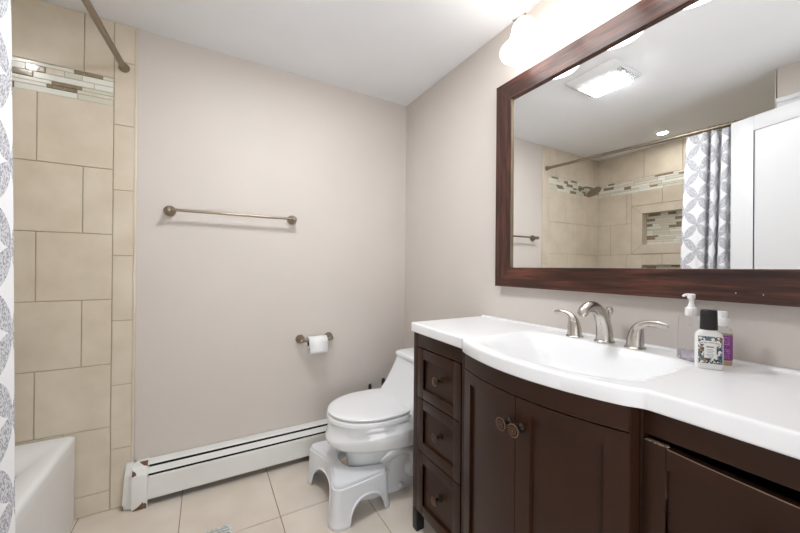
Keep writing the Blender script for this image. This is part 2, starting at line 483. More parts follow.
# closet doorway on the left wall: casing and slab
mb = MB()
x0 = XW
mb.box((x0, YW - 0.012, 2.04), (x0 + 0.018, YF + 0.02, 2.10), .003); mb.box((x0, YW - .012, 2.095), (x0 + 0.026, YF + .02, 2.12), .003)
mb.box((x0, YW - 0.075, 0), (x0 + 0.018, YW - .012, 2.04), .003); mb.box((x0, YF, 0), (x0 + 0.018, YF + .06, 2.04), .003)
struct('trim_1', mb, M['white_paint'])
mb = MB(); mb.box((x0, YF + 0.06, 0.01), (x0 + 0.008, YW - 0.075, 2.04)); struct('door_2', mb, M['white_paint'])
# casing and jamb of the entry doorway
mb = MB()
for xa, xb in ((XDR, XDR + 0.07),):
    mb.box((xa, YF, 0), (xb, YF + 0.014, HD), .003)
mb.box((XDL, YF, HD), (XDR + .07, YF + .014, HD + .07), .003)
struct('trim_2', mb, M['white_paint'])

# ================================================================== BATHTUB
TX0, TX1, TY0, TY1, TZ = XT + 0.008, -1.729, YW + 0.006, -0.012, 0.39
tub = thing('bathtub', 'white bathtub with a straight apron in the tiled alcove', 'bathtub', (-2.08, -0.73, 0))
mb = MB()
def rrect(x0, x1, y0, y1, r, z, n=8):
    pts = []
    for cx, cy, a0 in ((x1 - r, y1 - r, 0), (x0 + r, y1 - r, 90), (x0 + r, y0 + r, 180), (x1 - r, y0 + r, 270)):
        for k in range(n + 1):
            a = R(a0 + 90 * k / n); pts.append((cx + r * math.cos(a), cy + r * math.sin(a), z))
    return pts
ins = lambda d, r, z: rrect(TX0 + d, TX1 - d, TY0 + d, TY1 - d, r, z)
insb = lambda e, f, r, z: rrect(TX0 + e, TX1 - e - 0.02, TY0 + f, TY1 - f - .15, r, z)
mb.loft([ins(0.004, .004, 0.0), ins(0.003, .006, 0.32), ins(0, .01, TZ - .022), ins(0.002, .011, TZ - .012), ins(0.007, .013, TZ - .005), ins(0.014, .016, TZ - .001), ins(0.022, .02, TZ),
         insb(.06, .08, .06, TZ), insb(.072, .095, .07, TZ - .012), insb(.085, .13, .09, TZ - .12), insb(.12, .2, .1, .1), insb(.16, .25, .1, .07)], cap0=True)
mb.build('tub_shell', M['acrylic'], tub, 50)
mb = MB(); mb.lathe([(0.0, 0.0), (0.03, 0.0), (0.03, 0.004), (0.024, 0.006), (0, 0.006)], (-2.08, -0.36, 0.07)); mb.build('drain', M['nickel'], tub)

# ---- shower rod, curtain, head -------------------------------------------------
rod = thing('curtain_rod', 'satin nickel shower curtain rod with round end flanges spanning the tub alcove', 'rod', (-1.62, -0.73, 2.08))
rp = spline([(-1.573, -0.010, 2.09), (-1.602, -0.45, 2.083), (-1.632, -1.0, 2.07), (-1.655, YW + .002, 2.062)], 10)
mb = MB(); mb.tube(rp, 0.0125, 18); mb.build('rod_tube', M['nickel_dark'], rod)
for e, d in ((rp[0], Vector((0, -1, 0))), (rp[-1], Vector((0, 1, 0)))):
    mb = MB(); mb.lathe([(0.021, 0), (0.022, .004), (0.019, .011), (.0155, .016), (.015, .032), (0.0128, .036)], e + d * -0.0, d, 24); mb.build('end_flange', M['nickel_dark'], rod)
def rod_at(y): return Vector((interp([-1.46, -1.0, -0.45, 0], [-1.655, -1.632, -1.602, -1.573], y), y, interp([-1.46, -1.0, -0.45, 0], [2.062, 2.07, 2.083, 2.09], y)))

cur = thing('shower_curtain', 'white shower curtain with grey interlocking circle print bunched at the end of the tub', 'curtain', (-1.63, -1.25, 2.07))
mb = MB(); uvl = mb.uvl()
NU, NV = 300, 44
ZT, ZB = 2.035, 0.16
PLAN = [(-1.590, -1.066), (-1.578, -1.072), (-1.580, -1.105), (-1.584, -1.140), (-1.578, -1.163), (-1.600, -1.176), (-1.640, -1.168), (-1.648, -1.180), (-1.606, -1.190), (-1.582, -1.198), (-1.584, -1.212),
        (-1.625, -1.216), (-1.655, -1.216), (-1.650, -1.228), (-1.605, -1.236), (-1.590, -1.250), (-1.600, -1.268), (-1.645, -1.272), (-1.662, -1.284), (-1.620, -1.298), (-1.604, -1.318), (-1.640, -1.332),
        (-1.668, -1.345), (-1.630, -1.362), (-1.612, -1.382), (-1.650, -1.396), (-1.670, -1.412), (-1.640, -1.426)]
PL = spline([(x, y, 0) for x, y in PLAN], 11)
def curtain_pt(t, v):
    """t along the gathered width, v 0 top .. 1 bottom"""
    k = t * (len(PL) - 1); i = min(int(k), len(PL) - 2); p = PL[i].lerp(PL[i + 1], k - i)
    a = lerp(0.85, 1.15, v); x = -1.622 + (p.x + 1.622) * a
    x = min(x, lerp(-1.577, -1.567, v)) if t < .3 else x
    y = p.y + 0.050 * v ** .8 * (1 - t) + 0.004 * math.sin(5 * v + 9 * t)
    return Vector((x, y, lerp(ZT, ZB, v) + 0.003 * math.cos(40 * t) * (1 - v)))
ul = [0.0]
for i in range(NU): ul.append(ul[-1] + (curtain_pt((i + 1) / NU, 0.5).xy - curtain_pt(i / NU, 0.5).xy).length)
grid = [[mb.bm.verts.new(curtain_pt(i / NU, j / NV)) for j in range(NV + 1)] for i in range(NU + 1)]
for i in range(NU):
    for j in range(NV):
        f = mb.bm.faces.new((grid[i][j], grid[i + 1][j], grid[i + 1][j + 1], grid[i][j + 1]))
        for lp, (a, b) in zip(f.loops, ((i, j), (i + 1, j), (i + 1, j + 1), (i, j + 1))):
            lp[uvl].uv = (ul[a] * 1.3 + 0.055, lerp(ZT, ZB, b / NV) + 0.03)
cl = mb.build('cloth', M['curtain'], cur, 60, merge=False)
so = cl.modifiers.new('thickness', 'SOLIDIFY'); so.thickness = 0.0012
for t in (0.01, 0.17, 0.30, 0.43, 0.56, 0.68, 0.80, 0.93):
    p = curtain_pt(t, 0.0); c = rod_at(p.y)
    rb = MB()
    pts = [(c.x + 0.019 * math.sin(2 * PI * a / 24), c.y, c.z - 0.006 + 0.0225 * math.cos(2 * PI * a / 24)) for a in range(25)]
    rb.tube(pts, 0.0014, 8); ring = rb.build('ring', M['nickel_dark'], cur)
    rb = MB(); rb.tube([(c.x, c.y, c.z - .0285), (lerp(c.x, p.x, .5), p.y, c.z - .033), (p.x, p.y, p.z - .008)], .0013, 8); rb.build('hook', M['nickel_dark'], ring)

hd = thing('showerhead', 'round dark nickel shower head on a short bent arm high on the tiled wall', 'shower head', (-2.10, -0.01, 1.965))
mb = MB(); mb.lathe([(0.03, 0), (0.03, .004), (0.022, .012), (.012, .016)], (-2.10, -0.0085, 1.965), (0, -1, 0)); mb.build('wall_flange', M['nickel_dark'], hd)
mb = MB(); ap = spline([(-2.10, -0.015, 1.965), (-2.10, -0.06, 1.968), (-2.10, -0.10, 1.958), (-2.10, -0.125, 1.944)], 8); mb.tube(ap, 0.0095, 14); mb.build('arm', M['nickel_dark'], hd)
dv = Vector((0, -0.52, -0.85)).normalized()
mb = MB(); mb.lathe([(0.0, -.004), (0.014, -.004), (0.016, 0.008), (0.014, 0.016), (0.024, 0.024), (0.058, 0.034), (0.070, 0.040), (0.071, 0.050), (0.066, 0.053), (0, 0.053)], ap[-1], dv, 30); mb.build('spray_face', M['nickel_dark'], hd)

# ================================================================== BASEBOARD HEATER
ht = thing('baseboard_heater', 'long white metal baseboard heater with rusty left end under the back wall', 'heater', (-0.75, -0.03, 0))
HXL, HXR = -1.462, -0.004
def prof(name, pts, m, x0, x1, close=True):
    b = MB()
    A = b.ring([(x0, y, z) for y, z in pts]); B = b.ring([(x1, y, z) for y, z in pts])
    b.bridge(A, B); b.cap(A); b.cap(B, flip=True)
    return b.build(name, m, ht, 30)
prof('back_plate', [(-.0005, .02), (-.004, .02), (-.004, .198), (-.0005, .198)], M['slot'], HXL, HXR)
prof('front_panel', [(-.066, .034), (-.069, .036), (-.069, .140), (-.066, .1445), (-.062, .1445), (-.064, .138), (-.064, .034)], M['enamel'], HXL, HXR)
prof('damper', [(-.068, .157), (-.0655, .1605), (-.0535, .180), (-.0495, .180), (-.060, .157)], M['enamel'], HXL, HXR)
prof('top_cover', [(-.004, .202), (-.026, .202), (-.045, .1945), (-.0475, .190), (-.045, .189), (-.026, .198), (-.004, .199)], M['enamel'], HXL, HXR)
prof('fin_block', [(-.012, .05), (-.055, .05), (-.055, .13), (-.012, .13)], M['slot'], HXL + .05, HXR - .02)
prof('fin_tube', [(-.030, .135), (-.040, .135), (-.040, .145), (-.030, .145)], M['slot'], HXL, HXR)
def endcap(name, x0, x1, d, z0, tilt=0.0, sh=0.0):
    b = MB()
    pr = [(-.002, z0), (-d, z0), (-d - .001, .10), (-d + .001, .160), (-d + .022, .192), (-.028, .206), (-.002, .206)]
    A = b.ring([(x0 + tilt * (z / .22), y + sh, z) for y, z in pr]); B = b.ring([(x1 + tilt * (z / .22), y, z) for y, z in pr])
    b.bridge(A, B); b.cap(A); b.cap(B, flip=True)
    bmesh.ops.bevel(b.bm, geom=[e for e in b.bm.edges], offset=.0015, segments=1, affect='EDGES')
    return b.build(name, M['enamel'], ht, 30)
cap1 = endcap('end_cap', -1.522, -1.461, 0.078, 0.001)
cap2 = endcap('end_cap', -1.562, -1.5225, 0.058, 0.004, 0.014, 0.010)
def patch(parent, pts, dy=-0.0012):
    b = MB(); A = b.ring([Vector((x, y - .0006, z)) for x, y, z in pts]); B = b.ring([Vector((x, y + .0008, z)) for x, y, z in pts])
    b.bridge(A, B); b.cap(A); b.cap(B, flip=True)
    tag(b.build('rust_patch', M['rust'], parent, 30), 'brown rusty bare metal patch')
Y = -0.0788
patch(cap1, [(-1.520, Y, .004), (-1.464, Y, .004), (-1.463, Y, .022), (-1.470, Y, .030), (-1.474, Y, .027), (-1.478, Y, .036), (-1.486, Y, .027), (-1.500, Y, .016)])
def sl(z): return interp([.10, .160, .192, .206], [-.079, -.077, -.056, -.028], z) - .0008
patch(cap1, [(x, sl(z), z) for x, z in ((-1.520, .1615), (-1.503, .166), (-1.507, .176), (-1.516, .182), (-1.520, .186))])
patch(cap1, [(x, sl(z), z) for x, z in ((-1.463, .191), (-1.463, .2055), (-1.497, .2055), (-1.488, .200), (-1.478, .195))])
patch(cap2, [(-1.561, -0.050, .008), (-1.553, -0.0592, .008), (-1.553, -0.0592, .024), (-1.559, -0.052, .028)])

# ================================================================== TOWEL BAR, TOILET PAPER
tb = thing('towel_bar', 'brushed nickel towel bar mounted on the back wall above the heater', 'towel bar', (-1.09, 0, 1.427))
for x in (-1.389, -0.789):
    mb = MB(); mb.lathe([(0.026, 0), (0.0275, .004), (0.027, .010), (0.022, .020), (.015, .030), (.012, .042), (.013, .050), (.0155, .058), (.0145, .068), (.009, .074), (0, .076)], (x, 0, 1.427), (0, -1, 0), 28)
    mb.build('rosette', M['nickel_dark'], tb)
mb = MB(); mb.tube([(-1.389, -.060, 1.427), (-0.789, -.060, 1.427)], .0072, 16); mb.build('bar', M['nickel_dark'], tb)

th = thing('paper_holder', 'brushed nickel toilet paper holder on the back wall beside the toilet', 'paper holder', (-0.647, 0, 0.716))
for x in (-0.735, -0.560):
    mb = MB(); mb.lathe([(0.024, 0), (0.0265, .004), (0.026, .012), (0.019, .026), (.012, .036), (.010, .046), (.012, .054), (.0135, .062), (.010, .070), (0, .072)], (x, 0, 0.716), (0, -1, 0), 26)
    mb.build('rosette', M['nickel_dark'], th)
mb = MB(); mb.tube([(-0.735, -.060, 0.712), (-0.560, -.060, 0.712)], .0065, 14); mb.build('spindle', M['nickel_dark'], th)
tp = thing('toilet_paper', 'white toilet paper roll hanging on the nickel holder', 'toilet paper', (-0.645, -0.062, 0.70))
mb = MB(); n = 40
def cyl_ring(x, r): return [(x, -0.060 + r * math.cos(2 * PI * k / n), 0.7005 + r * math.sin(2 * PI * k / n)) for k in range(n)]
mb.loft([cyl_ring(-.700, .0195), cyl_ring(-.700, .036), cyl_ring(-.699, .037), cyl_ring(-.593, .037), cyl_ring(-.592, .036), cyl_ring(-.592, .0195)], cap0=False, cap1=False)
mb.build('roll', M['paper'], tp)
mb = MB(); mb.loft([cyl_ring(-.7002, .0197), cyl_ring(-.7002, .0185), cyl_ring(-.5918, .0185), cyl_ring(-.5918, .0197)], cap0=False, cap1=False); mb.build('cardboard_core', M['card'], tp)
mb = MB()
sheet = [(-0.0605, .7385), (-0.078, .7345), (-0.092, .722), (-0.0985, .705), (-0.0995, .68), (-0.0988, .655), (-0.0975, .640)]
A = mb.ring([(-.699, y, z) for y, z in sheet]); B = mb.ring([(-.593, y, z + .001) for y, z in sheet])
mb.bridge(A, B, closed=False)
o = mb.build('loose_sheet', M['paper'], tp); so = o.modifiers.new('thickness', 'SOLIDIFY'); so.thickness = 0.0006

# ================================================================== TOILET
TYC = -0.462
toilet = thing('toilet', 'white one-piece toilet with closed lid beside the vanity', 'toilet', (-0.36, TYC, 0))
def egg(xf, xb, hw, z, nf=2.0, nb=2.6, n=56, xc=None, zf=0.0):
    """closed plan outline: nose at xf (towards -X), back at xb; zf tilts the nose down"""
    xc = xc if xc is not None else xf + (xb - xf) * 0.52
    pts = []
    for k in range(n):
        t = 2 * PI * k / n; c, s = math.cos(t), math.sin(t)
        e = nf if c < 0 else nb
        cc = math.copysign(abs(c) ** (2 / e), c); ss = math.copysign(abs(s) ** (2 / e), s)
        x = xc + cc * ((xc - xf) if c < 0 else (xb - xc))
        zz = z - zf * max(0, (xc - x) / (xc - xf))
        pts.append((x, TYC + hw * ss, zz))
    return pts
mb = MB()
mb.loft([egg(-.585, -.06, .088, 0, 2.4, 3.2), egg(-.585, -.06, .088, .016, 2.4, 3.2), egg(-.575, -.06, .076, .036, 2.4, 3), egg(-.570, -.06, .070, .10, 2.3, 3),
         egg(-.580, -.05, .074, .17, 2.2, 3), egg(-.605, -.04, .095, .22, 2.1, 3), egg(-.640, -.035, .140, .250, 2.0, 3), egg(-.684, -.03, .180, .270, 2.0, 3), egg(-.705, -.03, .194, .292, 2.0, 3),
         egg(-.714, -.03, .199, .318, 2.0, 3, zf=.006), egg(-.716, -.03, .201, .354, 2.0, 3, zf=.034), egg(-.714, -.03, .1995, .365, 2, 3, zf=.038), egg(-.708, -.03, .194, .373, 2, 3, zf=.034), egg(-.705, -.03, .1915, .382, 2, 3, zf=.02), egg(-.701, -.03, .189, .390, 2, 3),
         egg(-.694, -.03, .186, .395, 2, 3), egg(-.66, -.03, .15, .396, 2, 3)])
mb.loft([egg(-.598, -.36, .080, .0, 2, 2), egg(-.598, -.36, .080, .05, 2, 2), egg(-.600, -.35, .084, .12, 2, 2), egg(-.606, -.33, .088, .19, 2, 2), egg(-.625, -.30, .112, .27, 2, 2)])
# trapway relief on both flanks
for sgn in (-1, 1):
    path = [(-.47, .052, .16), (-.40, .066, .20), (-.33, .074, .215), (-.27, .076, .19), (-.25, .074, .13), (-.28, .072, .085), (-.22, .07, .06), (-.14, .066, .06)]
    mb.tube(spline([(x, TYC + sgn * y, z) for x, y, z in path], 6), 0.036, 14)
mb.build('bowl', M['porcelain'], toilet, 60)
for sgn in (-1, 1):
    b = MB(); b.lathe([(0.0175, 0), (.0175, .008), (.013, .018), (0.006, .022), (0, .023)], (-.345, TYC + sgn * .082, .018), (0, 0.75 * sgn, 0.65), 20); b.build('bolt_cap', M['plastic'], toilet)
# tank swept up from the bowl
mb = MB()
def trect(xf, hw, z, r=.05, xb=-.012): return [(x, y, z) for x, y, _ in rrect(xf, xb, TYC - hw, TYC + hw, r, z)]
mb.loft([trect(-.395, .188, .36, .06), trect(-.39, .189, .392, .06), trect(-.372, .189, .418, .055), trect(-.345, .190, .445, .05), trect(-.306, .191, .49, .045), trect(-.268, .192, .545, .04),
         trect(-.236, .193, .60, .036), trect(-.226, .194, .622, .034)])
mb.build('tank', M['porcelain'], toilet, 60)
mb = MB()
mb.loft([trect(-.228, .196, .6235, .034, -.011), trect(-.234, .200, .626, .036, -.009), trect(-.235, .201, .640, .036, -.008), trect(-.230, .197, .648, .034, -.010), trect(-.215, .185, .651, .03, -.02)])
mb.build('tank_lid', M['porcelain'], toilet, 50)
mb = MB(); mb.lathe([(0, 0), (.018, 0), (.018, .003), (.015, .005), (0, .005)], (-.125, TYC, .650)); mb.build('flush_button', M['nickel'], toilet)
# seat and lid
mb = MB()
mb.loft([egg(-.690, -.275, .178, .3965, 2, 3.5, xc=-.46), egg(-.694, -.275, .182, .400, 2, 3.5, xc=-.46), egg(-.706, -.270, .191, .402, 2, 3.5, xc=-.46), egg(-.707, -.270, .192, .420, 2, 3.5, xc=-.46), egg(-.703, -.272, .189, .4245, 2, 3.5, xc=-.46), egg(-.686, -.28, .174, .425, 2, 3.5, xc=-.46)])
mb.build('seat', M['seat'], toilet, 45)
mb = MB()
mb.loft([egg(-.684, -.270, .172, .4255, 2, 3.0, xc=-.47), egg(-.686, -.270, .174, .4305, 2, 3.0, xc=-.47), egg(-.700, -.266, .186, .4315, 2, 3.0, xc=-.47), egg(-.702, -.266, .188, .439, 2, 3.0, xc=-.47), egg(-.697, -.269, .184, .4435, 2, 3.0, xc=-.47),
         egg(-.68, -.28, .17, .4455, 2, 3, xc=-.47), egg(-.6, -.34, .10, .4480, 2, 3, xc=-.47)])
mb.build('lid', M['seat'], toilet, 45)
for sgn in (-1, 1):
    b = MB(); b.box((-.292, TYC + sgn * .075 - .02, .398), (-.262, TYC + sgn * .075 + .02, .436), .006); b.build('hinge', M['seat'], toilet)

# two black handles behind the toilet
br = thing('toilet_brush', 'black toilet brush handle poking up behind the toilet, left of the plunger handle', 'toilet brush', (-.326, -.125, 0))
mb = MB(); mb.lathe([(.040, 0), (.042, .004), (.038, .02), (.036, .12), (.030, .125), (.028, .12), (.0275, .11)], (-.326, -.125, 0.0), caps=True); mb.build('holder', M['black'], br)
mb = MB(); mb.lathe([(.022, .112), (.022, .128), (.006, .135), (.006, .30), (.0095, .32), (.0105, .36), (.0105, .405), (.007, .415), (0, .418)], (-.326, -.125, 0)); mb.build('handle', M['black'], br)
br = thing('plunger', 'black plunger handle poking up behind the toilet, right beside the tank', 'plunger', (-.236, -.135, 0))
mb = MB(); mb.lathe([(.038, 0), (.040, .004), (.037, .03), (.034, .13), (.026, .14)], (-.236, -.135, 0.0)); mb.build('cup', M['black'], br)
mb = MB(); mb.lathe([(.007, .138), (.007, .31), (.0105, .33), (.0125, .36), (.0125, .428), (.008, .439), (0, .442)], (-.236, -.135, 0)); mb.build('handle', M['black'], br)

# ================================================================== FOOT STOOL
SYC = -0.432
st = thing('toilet_stool', 'white plastic squatting stool with arched legs wrapped around the toilet base', 'stool', (-.62, SYC, 0))
half = [(-.690, 0), (-.691, .03), (-.696, .07), (-.703, .10), (-.712, .125), (-.722, .150), (-.729, .175), (-.728, .195), (-.716, .208), (-.695, .212), (-.60, .204), (-.50, .192), (-.472, .186),
        (-.460, .172), (-.460, .155), (-.470, .142), (-.52, .128), (-.575, .112), (-.610, .096), (-.630, .070), (-.638, .035), (-.640, 0)]
out = [(x, SYC - y) for x, y in half] + [(x, SYC + y) for x, y in half[-2:0:-1]]
# densify
dense = []
L = len(out)
for i in range(L):
    a, b = Vector(out[i]), Vector(out[(i + 1) % L]); k = max(1, int((b - a).length / 0.008))
    for j in range(k): dense.append(a.lerp(b, j / k))
for _ in range(1): dense = [dense[i - 1] * .25 + dense[i] * .5 + dense[(i + 1) % len(dense)] * .25 for i in range(len(dense))]
nd = len(dense)
nrm = []
for i in range(nd):
    t = (dense[(i + 1) % nd] - dense[i - 1]).normalized(); nrm.append(Vector((t.y, -t.x)))
cen = Vector((-.62, SYC))
area2 = sum(dense[i].x * dense[(i + 1) % nd].y - dense[(i + 1) % nd].x * dense[i].y for i in range(nd))
if area2 < 0: nrm = [-q for q in nrm]
ZS = .186
def bottom(p):
    x, y = p.x, abs(p.y - SYC)
    b = 0.0
    # side arch (outer flank of each lobe)
    if y > .165: 
        c, hw, hh = -.577, .090, .106
        d = abs(x - c) / hw
        if d < 1: b = max(b, hh * math.sqrt(1 - d ** 2.4))
    # front arch between the two lobes
    if x < -.655 and y < .148:
        d = y / .148
        b = max(b, .118 * math.sqrt(max(0, 1 - d ** 3)))
    # inner side
    if x >= -.655 and y < .15:
        b = max(b, .125 if x < -.50 else .125 * (1 - smooth((x + .50) / .03)))
    return b
mb = MB()
rings = []
for inset, z in ((.014, ZS), (.006, ZS - .0006), (.002, ZS - .003), (.0005, ZS - .008), (0.0, ZS - .017), (-.0065, ZS - .018), (-.0075, ZS - .023), (-.0075, ZS - .024)):
    rings.append([(p.x - q.x * inset, p.y - q.y * inset, z) for p, q in zip(dense, nrm)])
NW = 12
for k in range(1, NW + 1):
    r = []
    for p, q in zip(dense, nrm):
        zb = bottom(p); z = lerp(ZS - .024, zb, k / NW)
        fl_ = .0075 + .007 * (ZS - .024 - z) / (ZS - .024)
        lip = 0.006 * smooth((zb + .016 - z) / .004) if k >= NW - 1 else 0.0
        r.append((p.x + q.x * (fl_ + lip), p.y + q.y * (fl_ + lip), z))
    rings.append(r)
rs = mb.loft(rings, cap0=False, cap1=False)
# top surface: fill the inset loop
es = []
for i in range(nd):
    e = mb.bm.edges.get((rs[0][i], rs[0][(i + 1) % nd]))
    es.append(e)
bmesh.ops.triangle_fill(mb.bm, edges=es, use_beauty=True)
o = mb.build('body', M['plastic'], st, 40, merge=False); so = o.modifiers.new('thickness', 'SOLIDIFY'); so.thickness = 0.004; so.offset = -1

# ================================================================== VANITY
VC = -1.432                     # centre of the bow
ZC = 0.9085
CL, CR = -0.785, -2.092         # counter ends
def xf(y):
    d = abs(y - VC)
    fl = interp([-2.1, -1.72, -1.15, -.78], [-.458, -.458, -.453, -.434], y)
    if d > .288: return fl
    if d > .250: return lerp(-.476 - .050 * (1 - (min(d, .258) / .258) ** 2), fl, smooth((d - .250) / .038))
    return -.476 - .050 * (1 - (d / .258) ** 2)
def xc_(y):
    d = abs(y - VC)
    if d > .262: return -.429
    return -.459 - .049 * (1 - (d / .262) ** 2)

van = thing('vanity_cabinet', 'dark espresso bathroom vanity cabinet with bowed doors and drawer banks', 'cabinet', (-.22, VC, 0))
def slab(mb, y0, y1, z0, z1, d0, d1, f=xc_, n=None, dz=None, mi=0):
    """curved slab following the cabinet front; d0/d1 = offsets of front/back face inwards (+X)"""
    n = n or max(1, int(abs(y1 - y0) / 0.012))
    A = []; B = []
    rows = []
    for i in range(n + 1):
        y = lerp(y0, y1, i / n); x = f(y); zt = z1 + (dz(i / n) if dz else 0)
        rows.append([mb.bm.verts.new(p) for p in ((x + d0, y, z0), (x + d0, y, zt), (x + d1, y, zt), (x + d1, y, z0))])
    for a, b in zip(rows, rows[1:]): mb.bridge(a, b, mi)
    mb.cap(rows[0], mi); mb.cap(rows[-1], mi, True)
ZR = .806; ZB0 = .098; E = M['espresso']
flat = lambda y: -.425
# side panels, back, bottom, dividers
for y in (-.800, -2.064):
    mb = MB(); mb.box((-.39, y - .008 if y > -1 else y - .008, ZB0), (-.012, y + .008, .868), .0015); mb.build('side_panel', E, van)
mb = MB(); mb.box((-.40, -2.05, ZB0), (-.02, -.815, ZB0 + .016)); mb.build('bottom_panel', M['dark_in'], van)
mb = MB(); mb.box((-.012, -2.06, ZB0), (-.005, -.80, .86)); mb.build('back_panel', M['dark_in'], van)
for y in (-1.135, -1.722):
    mb = MB(); mb.box((-.395, y - .008, ZB0 + .016), (-.013, y + .008, .70)); mb.build('divider', M['dark_in'], van)
# corner posts running to the floor as legs
for y in (-.792, -2.072):
    for xa, xb in ((-.425, -.385), (-.05, -.012)):
        ya, yb = (y, y - .034) if y > -1 else (y + .034, y)
        mb = MB(); mb.box((xa, yb, 0.001), (xb, ya, ZB0 - .001), .002); mb.build('leg', M['black'], van)
# face frame
for y0, y1 in ((-.792, -.826), (-1.117, -1.146), (-1.690, -1.697), (-2.038, -2.072)):
    mb = MB(); mb.box((-.425, y1, ZB0), (-.390, y0, .8675), .0012); mb.build('stile', E, van)
for y0, y1 in ((-1.1475, -1.1705), (-1.6887, -1.6897)):
    mb = MB(); slab(mb, y0, y1, ZB0, .8675, 0.0 if y0 > -1.5 else .0005, .06, n=2); mb.build('stile', E, van)
for y0, y1 in ((-.826, -1.117), (-1.697, -2.038)):
    mb = MB(); mb.box((-.425, y1, ZR + .002), (-.392, y0, .8675), .001); mb.build('rail', E, van)
mb = MB(); slab(mb, -1.1715, -1.688, .812, .8675, 0.0, .03); mb.build('bowed_rail', E, van)
mb = MB(); slab(mb, -1.1715, -1.688, ZB0, .118, 0.0, .03); mb.build('bowed_rail', E, van)

def knob(parent, x, y, z, normal=(-1, 0, 0)):
    n = Vector(normal).normalized(); c = Vector((x, y, z))
    kb = MB()
    kb.lathe([(0.0135, 0), (.0135, .002), (.009, .005), (.006, .010), (.006, .022), (.0085, .027)], c, n, 20, 0)
    kb.lathe([(.0085, .027), (.0170, .029), (.0185, .0315), (.0172, .0335)], c, n, 28, 0, caps=False)
    uvl = kb.uvl()
    # ringed face
    q = Vector((0, 0, 1)).rotation_difference(n); N = 28
    pr = [(.0172, .0335), (.0133, .0348), (.0067, .0355), (.0001, .0357)]
    rr = [[kb.bm.verts.new(c + q @ Vector((r * math.cos(2 * PI * i / N), r * math.sin(2 * PI * i / N), h))) for i in range(N)] for r, h in pr]
    rad = [1.0, .77, .39, 0.0]
    for a in range(3):
        for i in range(N):
            j = (i + 1) % N
            f = kb.bm.faces.new((rr[a][i], rr[a][j], rr[a + 1][j], rr[a + 1][i])); f.material_index = 1
            for lp, (k_, ii) in zip(f.loops, ((a, i), (a, j), (a + 1, j), (a + 1, i))):
                lp[uvl].uv = (rad[k_] * math.cos(2 * PI * ii / N), rad[k_] * math.sin(2 * PI * ii / N))
    return kb.build('knob', [M['bronze'], M['knob_face']], parent, 40)

def drawer(y0, y1, z0, z1, bank):
    """flat shaker drawer front with recessed panel"""
    mb = MB(); sw, rw = .042, .042
    g = .0012
    mb.box((-.4275, y0 - sw, z0), (-.409, y0, z1), .001); mb.box((-.4275, y1, z0), (-.409, y1 + sw, z1), .001)
    mb.box((-.4275, y1 + sw, z1 - rw), (-.409, y0 - sw, z1), .001); mb.box((-.4275, y1 + sw, z0), (-.409, y0 - sw, z0 + rw), .001)
    mb.box((-.4165, y1 + sw - .004, z0 + rw - .004), (-.410, y0 - sw + .004, z1 - rw + .004))
    d = mb.build('drawer', E, van)
    knob(d, -.4165, (y0 + y1) / 2 - .012, (z0 + z1) / 2 + .006)
    return d
LB = (-.829, -1.114)
for z0, z1 in ((.594, .804), (.366, .590), (.101, .362)): drawer(*LB, z0, z1, 'l')
RB = (-1.6985, -2.036)
for z0, z1 in ((.366, .576), (.101, .362)): drawer(*RB, z0, z1, 'r')
# the sagging top drawer on the right: loose top rail, chipped stile
mb = MB(); sw = .040; z0, z1 = .580, .797
y0, y1 = RB
mb.box((-.4275, y0 - sw, z0), (-.409, y0, z1), .001)
mb.box((-.4275, y1, z0), (-.409, y1 + sw, z1 - .012), .001)
def sag(t): return -interp([0, .2, .63, 1], [.004, .0080, .0130, .0155], t)
slab(mb, y0 - sw - .0012, y1 + sw, z1 - .046, z1, 0, .0185, lambda y: -.4270, 30, sag)
mb.box((-.4275, y1 + sw, z0), (-.409, y0 - sw, z0 + .042), .001)
mb.box((-.4165, y1 + sw - .004, z0 + .038), (-.410, y0 - sw + .004, z1 - .044))
d = mb.build('drawer', E, van); tag(d, 'drawer front with a sagging top rail and chipped edge')
knob(d, -.4165, (y0 + y1) / 2, (z0 + z1) / 2 + .002)
mb = MB(); rd = random.Random(4); nn = 16; A = []; B = []
for i in range(nn + 1):
    y = lerp(y0 - .003, y0 - sw - .004, i / nn); zt = z1 + .0002 + rd.uniform(0, .0006); zb_ = z1 - rd.uniform(.0004, .0020)
    A.append(((-.4279, y, zb_), (-.4277, y, zt), (-.420, y, zt + .0006), (-.420, y, zb_)))
rows = [mb.ring(a) for a in A]
for a, b in zip(rows, rows[1:]): mb.bridge(a, b)
mb.cap(rows[0]); mb.cap(rows[-1], flip=True)
tag(mb.build('chipped_edge', M['chip'], d, 20), 'pale chipped wood along the drawer edge')
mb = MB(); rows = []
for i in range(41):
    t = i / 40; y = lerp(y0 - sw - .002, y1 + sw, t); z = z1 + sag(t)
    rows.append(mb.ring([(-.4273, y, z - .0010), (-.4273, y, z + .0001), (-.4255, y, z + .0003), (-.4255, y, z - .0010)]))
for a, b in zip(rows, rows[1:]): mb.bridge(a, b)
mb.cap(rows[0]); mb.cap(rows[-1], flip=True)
mb.build('edge_highlight', mat('highlight_tone', rgb(150, 126, 106), .6), d, 20)  # bevel highlight painted as a pale strip along the sagging rail
def door(y0, y1, ky, kz):
    mb = MB(); z0, z1 = .120, .809; sw, rw = .044, .038
    slab(mb, y0, y0 - sw, z0, z1, -.001, .018); slab(mb, y1 + sw, y1, z0, z1, -.001, .018)
    slab(mb, y0 - sw, y1 + sw, z1 - rw, z1, -.001, .018); slab(mb, y0 - sw, y1 + sw, z0, z0 + rw, -.001, .018)
    slab(mb, y0 - sw + .004, y1 + sw - .004, z0 + rw - .004, z1 - rw + .004, .009, .015)
    d = mb.build('door', E, van, 25)
    dx = (xc_(ky + .01) - xc_(ky - .01)) / .02
    knob(d, xc_(ky) - .001, ky, kz, (-1, dx, 0))
